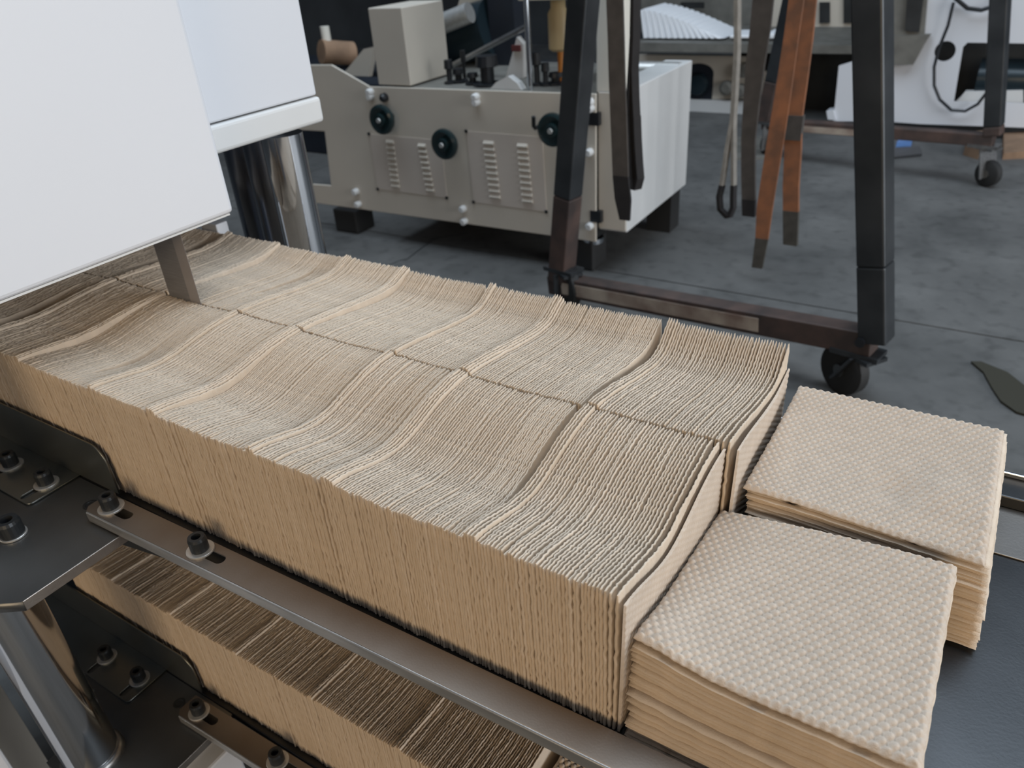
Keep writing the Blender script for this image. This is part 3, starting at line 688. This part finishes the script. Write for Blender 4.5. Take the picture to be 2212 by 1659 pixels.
# round topped opening with the dark motor
cx, cz = fy((1508, 182), YF - .004); w, h = .115, .145
arch = [(cx - w, cz - h), (cx + w, cz - h)] + [(cx + w * math.cos(a), cz + h * .55 + w * .6 * math.sin(a)) for a in np.linspace(0, math.pi, 12)]
op = MB().prism(arch, 'y', YF - .004, YF).build('motor_opening', NAVY, line)
MB().lathe((cx - .0, YF - .004, cz), (0, -1, 0), [(0, .085), (.02, .085), (.05, .07), (.06, .02)], 24).build('motor_end', GLASSY, op, smooth=True)
for px in ((1572, 188), (1600, 195), (1608, 150)):
    q = ony(px, YF - .02); MB().lathe(q, (0, -1, 0), [(0, .05), (.05, .05), (.06, .03)], 16).build('valve', GREYM, line)
# upper grey panels behind the tissue
fpoly('rear_panel', [(1385, -60), (1660, -55), (1660, 75), (1385, 70)], YF + .75, .05, GREYM)
fpoly('rear_panel', [(1662, -55), (1865, -50), (1865, 72), (1662, 70)], YF + .70, .05, BEIGE)
for pp in ([(1470, 5), (1520, 5), (1520, 18), (1470, 18)], [(1770, 5), (1792, 5), (1792, 50), (1770, 50)], [(1822, -10), (1858, -10), (1858, 50), (1822, 50)]):
    fpoly('panel_opening', pp, YF + .68, .02, DARKM)
# right hand cabinet of the line
cab = thing('line_cabinet', 'white cabinet of the folding line with rectangular opening and hanging cable', 'cabinet', (-.2, YF - .1, FLOOR))
CY = YF - .35
outer = [(1800, 262), (1812, 142), (1858, 128), (1905, 138), (1972, 140), (2003, 0), (2003, -70), (2330, -60), (2330, 280), (1990, 268), (1905, 262)]
hole = [(2062, 222), (2080, 100), (2090, 91), (2330, 92), (2330 - 60, 225)]
op_ = [fy(p, CY) for p in outer]; oh = [fy(p, CY) for p in [(2060, 220), (2080, 102), (2090, 92), (2290, 95), (2290, 225)]]
ch, cz = fy((2041, 111), CY); circ = [(ch + .058 * math.cos(a), cz + .058 * math.sin(a)) for a in np.linspace(0, 2 * math.pi, 20, endpoint=False)]
plate('front_plate', op_, [oh, circ], .02, WHITE, cab, Matrix.Translation((0, CY, 0)) @ Matrix.Rotation(math.radians(90), 4, 'X'))
fpoly('inner_dark', [(1990, 60), (2330, 60), (2330, 262), (1990, 255)], CY + .35, .05, DARKM, cab)
q = ony((2165, 170), CY + .2); MB().cyl((q[0] - .13, CY + .18, q[2]), (q[0] + .3, CY + .18, q[2]), .12, 24).build('drive_motor', GLASSY, cab, smooth=True)
fpoly('ledge', [(2062, 222), (2210, 226), (2210, 195), (2085, 198), (2075, 210)], CY + .05, .06, WHITE_BAND, cab)
fpoly('step_foot', [(1785, 240), (1800, 238), (1805, 260), (1788, 258)], CY - .02, .1, WHITE, cab)
fpoly('grey_plate', [(1915, 78), (2010, 75), (2000, 88), (1972, 140), (1912, 138)], CY - .06, .05, GREYM, cab)
fpoly('dark_gearbox', [(1900, -60), (2008, -60), (1995, 88), (1905, 88)], CY - .03, .25, GREYM, cab)
fpoly('gear_slot', [(1962, -50), (2000, -50), (1985, 70), (1955, 66)], CY - .05, .02, DARKM, cab)
q = [ony(p, CY - .05) for p in [(2060, 5), (2048, 55), (2028, 105), (2018, 145), (2018, 185), (2030, 215), (2055, 238), (2085, 240), (2112, 225), (2135, 195)]]
tag(MB().tube(q, .009, 8).build('hanging_cable', BLACK), 'black cable hanging in a loop on the white cabinet', 'cable')
q = [ony(p, CY - .05) for p in [(2062, -5), (2090, 18), (2120, 22), (2150, 12), (2175, -10)]]
tag(MB().tube(q, .012, 8).build('cable_bundle', BLACK), 'black cable bundle drooping at the top of the white cabinet', 'cable')
# folded white tissue fanned on the bed
tis = thing('tissue_pile', 'fanned pile of folded white tissue lying on the far bed', 'tissue', fy((1460, 88))[:1] + (YF + .1, fy((1460, 88))[1]))
xa, zb_ = fy((1390, 92), YF - .1); zb_ = fy((1375, 88), YF - .15)[1] + .012; xb_, _ = fy((1556, 92), YF - .1); hmax = fy((1430, 22), YF - .1)[1] - zb_
NT = 26
for i in range(NT):
    u = i / (NT - 1); x = xa + (xb_ - xa) * u; hh = hmax * (1 - .86 * u ** 1.5) * (1 + .05 * (i % 2)); ln = .04 + .05 * u; tw = (xb_ - xa) / NT * .92
    MB().hexa([(x, YF - .1 + .015 * (i % 2), zb_), (x + tw, YF - .1 + .015 * (i % 2), zb_), (x + tw, YF + .35, zb_), (x, YF + .35, zb_),
               (x - ln, YF - .08, zb_ + hh), (x - ln + tw, YF - .08, zb_ + hh * .96), (x - ln + tw, YF + .35, zb_ + hh * .96), (x - ln, YF + .35, zb_ + hh)]).build('tissue_fold', TISSUE, tis)
a = fy((1570, 90)); b = fy((1672, 75))
for (p0, p1) in (((1574, 92), (1632, 76)), ((1650, 92), (1672, 72))):
    a = fy(p0, YF - .1); b = fy(p1, YF - .1); a = (a[0], zb_)
    tag(MB().box((a[0], YF - .1, a[1]), (b[0], YF + .2, b[1])).build('tissue_stack', TISSUE, bevel=.01), 'low %s stack of white tissue on the far bed' % ('wide' if p0[0] < 1600 else 'narrow'), 'tissue')
# litter under the line
def litter(name, m, label, cat, px, h, ang):
    q = [onz(p, FLOOR) for p in px]
    t = MB(); n = len(q); vs = [tuple(p) for p in q] + [(p[0], p[1], FLOOR + h * (.6 + .4 * ((i * 7) % 3) / 2)) for i, p in enumerate(q)]
    t.add(vs, [tuple(range(n)), tuple(range(n, 2 * n))] + [(i, (i + 1) % n, n + (i + 1) % n, n + i) for i in range(n)])
    return tag(t.build(name, m), label, cat)
litter('plastic_bag', BLUEP, 'crumpled blue plastic scrap on the floor beside the gantry leg', 'scrap', [(1935, 318), (1968, 316), (1962, 300), (1948, 298)], .05, 0)
litter('black_bag', BLACK, 'flat black sheet scrap next to the blue plastic', 'scrap', [(1918, 345), (1990, 338), (1985, 322), (1925, 325)], .02, 0)
litter('cardboard_scrap', CARD, 'torn brown cardboard on the floor left of the far caster', 'cardboard', [(2080, 335), (2112, 345), (2125, 318), (2092, 305)], .10, 0)
litter('cardboard_sheet', CARD, 'flat brown cardboard sheet at the right edge behind the far caster', 'cardboard', [(2165, 345), (2260, 340), (2260, 300), (2165, 300)], .06, 0)
litter('floor_block', GREYM, 'grey block on the floor behind the hanging slings', 'block', [(1590, 345), (1660, 345), (1660, 300), (1590, 300)], .02, 0)

# ------------------------------------------------------------------ gantry crane
gR = onz((1852, 800), FLOOR); gR = onz((1815, 845), FLOOR); gL = onz((1228, 660), FLOOR)
gd = (gR - gL); gd[2] = 0; gd /= np.linalg.norm(gd); gn = np.array([-gd[1], gd[0], 0])
g = thing('gantry_crane', 'dark wheeled A-frame gantry with rusty worn base rail', 'gantry', tuple((gR + gL) / 2))
P0 = (gR + gL) / 2
def gp(p): return onplane(p, P0, gn)
l0, l1 = gp((1212, 606)), gp((1262, -20)); r0, r1 = gp((1893, 735)), gp((1884, -20))
def line_at(a, b, z): t = (z - a[2]) / (b[2] - a[2]); return a + (b - a) * t
zsp = lambda a, b, px: a
ZTOP = 1.6
lt, rt = line_at(l0, l1, ZTOP), line_at(r0, r1, ZTOP)
TW = .078
def leg(par, a, b, frac, m0, m1, up):
    a = Vector(a); b = Vector(b); c = a.lerp(b, frac)
    o = MB().beam(c, b, TW, TW, up).build('leg', m1, par, bevel=.006)
    MB().beam(a, c, TW + .0006, TW + .0006, up).build('rusty_leg_end', m0, o, bevel=.006)
upv = tuple(gn)
leg(g, l0, lt, .145, GANTRY_RUST, GANTRY, upv); leg(g, r0, rt, .1, GANTRY, GANTRY, upv)
bl0, br0 = gp((1195, 610)), gp((1890, 738))
MB().beam(bl0, br0, .07, .075).build('base_rail', GANTRY_RUST, g, bevel=.004)
wl, wr = Vector(bl0).lerp(Vector(br0), .06), Vector(bl0).lerp(Vector(br0), .72)
off = Vector(gn) * -.0368
MB().beam(wl + off, wr + off, .004, .046).build('worn_strip', GANTRY_WORN, g)
MB().beam(lt, rt, TW, TW).build('cross_tie', GANTRY, g)
def caster(par, top, wheel, r, m):
    w = Vector(wheel); t = Vector(top); ax = Vector((.55, .8, 0)).normalized()
    c = w + Vector((0, 0, r))
    k = MB().lathe(c - ax * .022, ax, [(0, r * .86), (.006, r), (.038, r), (.044, r * .86)], 28).build('wheel', RUBBER, par, smooth=True)
    MB().lathe(c - ax * .026, ax, [(0, .02), (.052, .02)], 14).build('axle', STEEL_DARK, k)
    f = MB()
    for s in (-1, 1):
        q = c + ax * (.03 * s); tt = Vector((t.x, t.y, t.z - .01)) + ax * (.03 * s)
        f.beam(q - Vector((0, 0, .02)), tt, .006, .06, tuple(ax))
    f.beam(tt - ax * .07, tt + ax * .01, .10, .012)
    f.build('fork', m, par)
    MB().beam(Vector((t.x, t.y, t.z)) - Vector(gd) * .09, Vector((t.x, t.y, t.z)) + Vector(gd) * .05, .08, .016).build('caster_plate', m, par)
cr = gp((1868, 762)); caster(g, cr, gR, .082, GANTRY)
cl = np.array([gL[0] , gL[1], cr[2]]); caster(g, cl, gL, .082, GANTRY)
a = gp((1871, 728)); MB().cyl(a - gn * .05, a - gn * .038, .014, 12).build('bolt_hole', BLACK, g)
# far A-frame
fR = onz((2128, 402), FLOOR); sh = np.array(fR) - np.array(gR)
P1 = P0 + sh
def gp1(p): return onplane(p, P1, gn)
f0, f1 = gp1((2146, 292)), gp1((2162, -20)); ft = line_at(f0, f1, ZTOP)
ra, rb = gp1((1735, 272)), gp1((2148, 302)); rd_ = (ra - rb) / np.linalg.norm(ra - rb); rl = rb + rd_ * np.linalg.norm(np.array(bl0) - np.array(br0))
e0 = rl; e1 = rl + (lt - l0)
leg(g, f0, ft, .02, GANTRY_RUST, GANTRY, upv); leg(g, e0, e1, .1, GANTRY_RUST, GANTRY, upv)
MB().beam(rl, rb, .07, .06).build('base_rail', GANTRY_RUST, g, bevel=.004)
wa, wb_ = gp1((1738, 276)), gp1((1850, 284)); MB().beam(Vector(wa) - Vector(gn) * .0368, Vector(wb_) - Vector(gn) * .0368, .004, .034).build('worn_strip', GANTRY_WORN, g)
MB().beam(e1, ft, TW, TW).build('cross_tie', GANTRY, g)
ct = gp1((2136, 315)); caster(g, ct, fR, .066, STEEL); caster(g, np.array([rl[0], rl[1], ct[2]]) - rd_ * .05, np.array([rl[0], rl[1], FLOOR]) - rd_ * .05 * np.array([1, 1, 0]), .066, STEEL)
m0, m1 = (Vector(lt) + Vector(rt)) / 2, (Vector(e1) + Vector(ft)) / 2
dirb = (m1 - m0).normalized()
MB().beam(m0 - dirb * .3 + Vector((0, 0, .12)), m1 + dirb * .3 + Vector((0, 0, .12)), .12, .18).build('main_beam', GANTRY, g, bevel=.006)
bn = np.array([-dirb.y, dirb.x, 0])
def sp(p, y): return ony(p, y)

# ------------------------------------------------------------------ slings hanging from the gantry beam
def hang(p):           # where a sling rides on the gantry's beam or, in front, on its cross tie
    if p.y > 2.6:
        t = (p.y - m0.y) / (m1.y - m0.y); q = m0.lerp(m1, t); return Vector((q.x, q.y, ZTOP + .02))
    return Vector((p.x, p.y, ZTOP + .045))
def sling(label, y, px, w, t, m, tip, ntip, up=True, cat='sling', gap=0.0, side=(1, 0, 0), splits=None):
    """px: centre line pixels from the top down; the strap is laid at depth y; the last ntip segments carry a darker end."""
    pts = [Vector(ony(p, y)) for p in px]
    top = hang(pts[0])
    o = thing('lifting_sling', label, cat, tuple(pts[-1]), 0, 'slings hanging on the gantry')
    main = [top] + pts[:len(pts) - ntip]
    MB().strap(main, side, w if not isinstance(w, list) else [w[0]] + w[:len(main) - 1], t).build('webbing', m, o)
    if ntip:
        tp = pts[len(pts) - ntip - 1:]
        MB().strap(tp, side, w * 1.02 if not isinstance(w, list) else w[-len(tp):], t * 1.25).build('eye_end', tip, o)
    return o
S3 = 2.95
sling('long orange webbing sling hanging lowest with grimy end', S3, [(1722, -10), (1708, 90), (1692, 200), (1676, 300), (1663, 380), (1652, 450), (1646, 515), (1636, 578)], [.05, .05, .055, .06, .06, .06, .05, .042], .012, ORANGE, SOILED, 1)
so = sling('shorter orange webbing sling with grey taped repair and dark eye', S3 + .12, [(1738, -10), (1730, 80), (1722, 160), (1713, 250), (1713, 330), (1709, 400), (1709, 455), (1708, 528)], [.085, .085, .08, .07, .062, .06, .06, .055], .02, ORANGE, SOILED, 1)
q = sp((1714, 275), S3 + .12); MB().box((q[0] - .038, q[1] - .016, q[2] - .045), (q[0] + .034, q[1] + .016, q[2] + .045)).build('tape_wrap', GREYWEB, so, label='grey tape wrapped round the webbing')
sling('dark brown webbing sling between the pale loop and orange slings', S3 + .2, [(1650, -10), (1643, 60), (1632, 140), (1624, 220), (1617, 300), (1617, 380), (1618, 430), (1618, 466)], [.075, .075, .07, .062, .055, .056, .056, .052], .02, GREYWEB, BLACKWEB, 1)
def loop_sling(label, y, pxl, pxr, w, t, m, tip, k, side):
    a = [Vector(ony(p, y)) for p in pxl]; b = [Vector(ony(p, y)) for p in pxr]
    o = thing('lifting_sling', label, 'sling', tuple(a[-1]), 0, 'slings hanging on the gantry')
    top = hang(a[0])
    MB().strap([top] + a[:-k], side, w, t).build('webbing', m, o); MB().strap(b[:-k], side, w, t).build('webbing', m, o)
    lo = a[-k - 1:] + b[::-1][:k + 1]
    MB().strap(lo, side, w * 1.05, t * 1.3).build('eye_loop', tip, o)
    return o
loop_sling('thin pale webbing sling ending in a dark open loop', S3 + .4, [(1592, -10), (1592, 100), (1588, 180), (1583, 260), (1570, 330), (1560, 400), (1554, 425), (1556, 452), (1572, 468)], [(1594, -10), (1594, 100), (1590, 180), (1585, 260), (1585, 330), (1585, 400), (1584, 425), (1584, 448), (1576, 467)], .022, .016, PALEWEB, BLACKWEB, 3, (.4, .9, 0))
YL = 2.15
sling('wide dark grey webbing sling just right of the left gantry leg', YL, [(1328, -10), (1331, 80), (1333, 160), (1336, 240), (1339, 320), (1341, 380), (1346, 430), (1350, 475)], [.050, .050, .051, .052, .052, .052, .054, .034], .008, GREYWEB, BLACKWEB, 2)
loop_sling('narrow black webbing sling with long open eye', YL + .06, [(1372, -10), (1370, 80), (1366, 150), (1362, 210), (1360, 250), (1362, 300), (1364, 350), (1365, 385), (1370, 406)], [(1374, -10), (1373, 80), (1370, 150), (1372, 210), (1374, 250), (1376, 300), (1379, 350), (1382, 385), (1376, 407)], .026, .010, BLACKWEB, BLACKWEB, 4, (.5, .85, 0))
# dark olive mark on the floor at the right edge, laid as a flat strip
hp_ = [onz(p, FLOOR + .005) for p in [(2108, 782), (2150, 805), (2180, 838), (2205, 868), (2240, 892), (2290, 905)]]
tag(MB().strap(hp_, (1, .45, 0), [.03, .07, .10, .11, .11, .11], .006).build('floor_mark', OLIVE), 'dark olive mark lying flat on the floor at the right edge', 'strap')
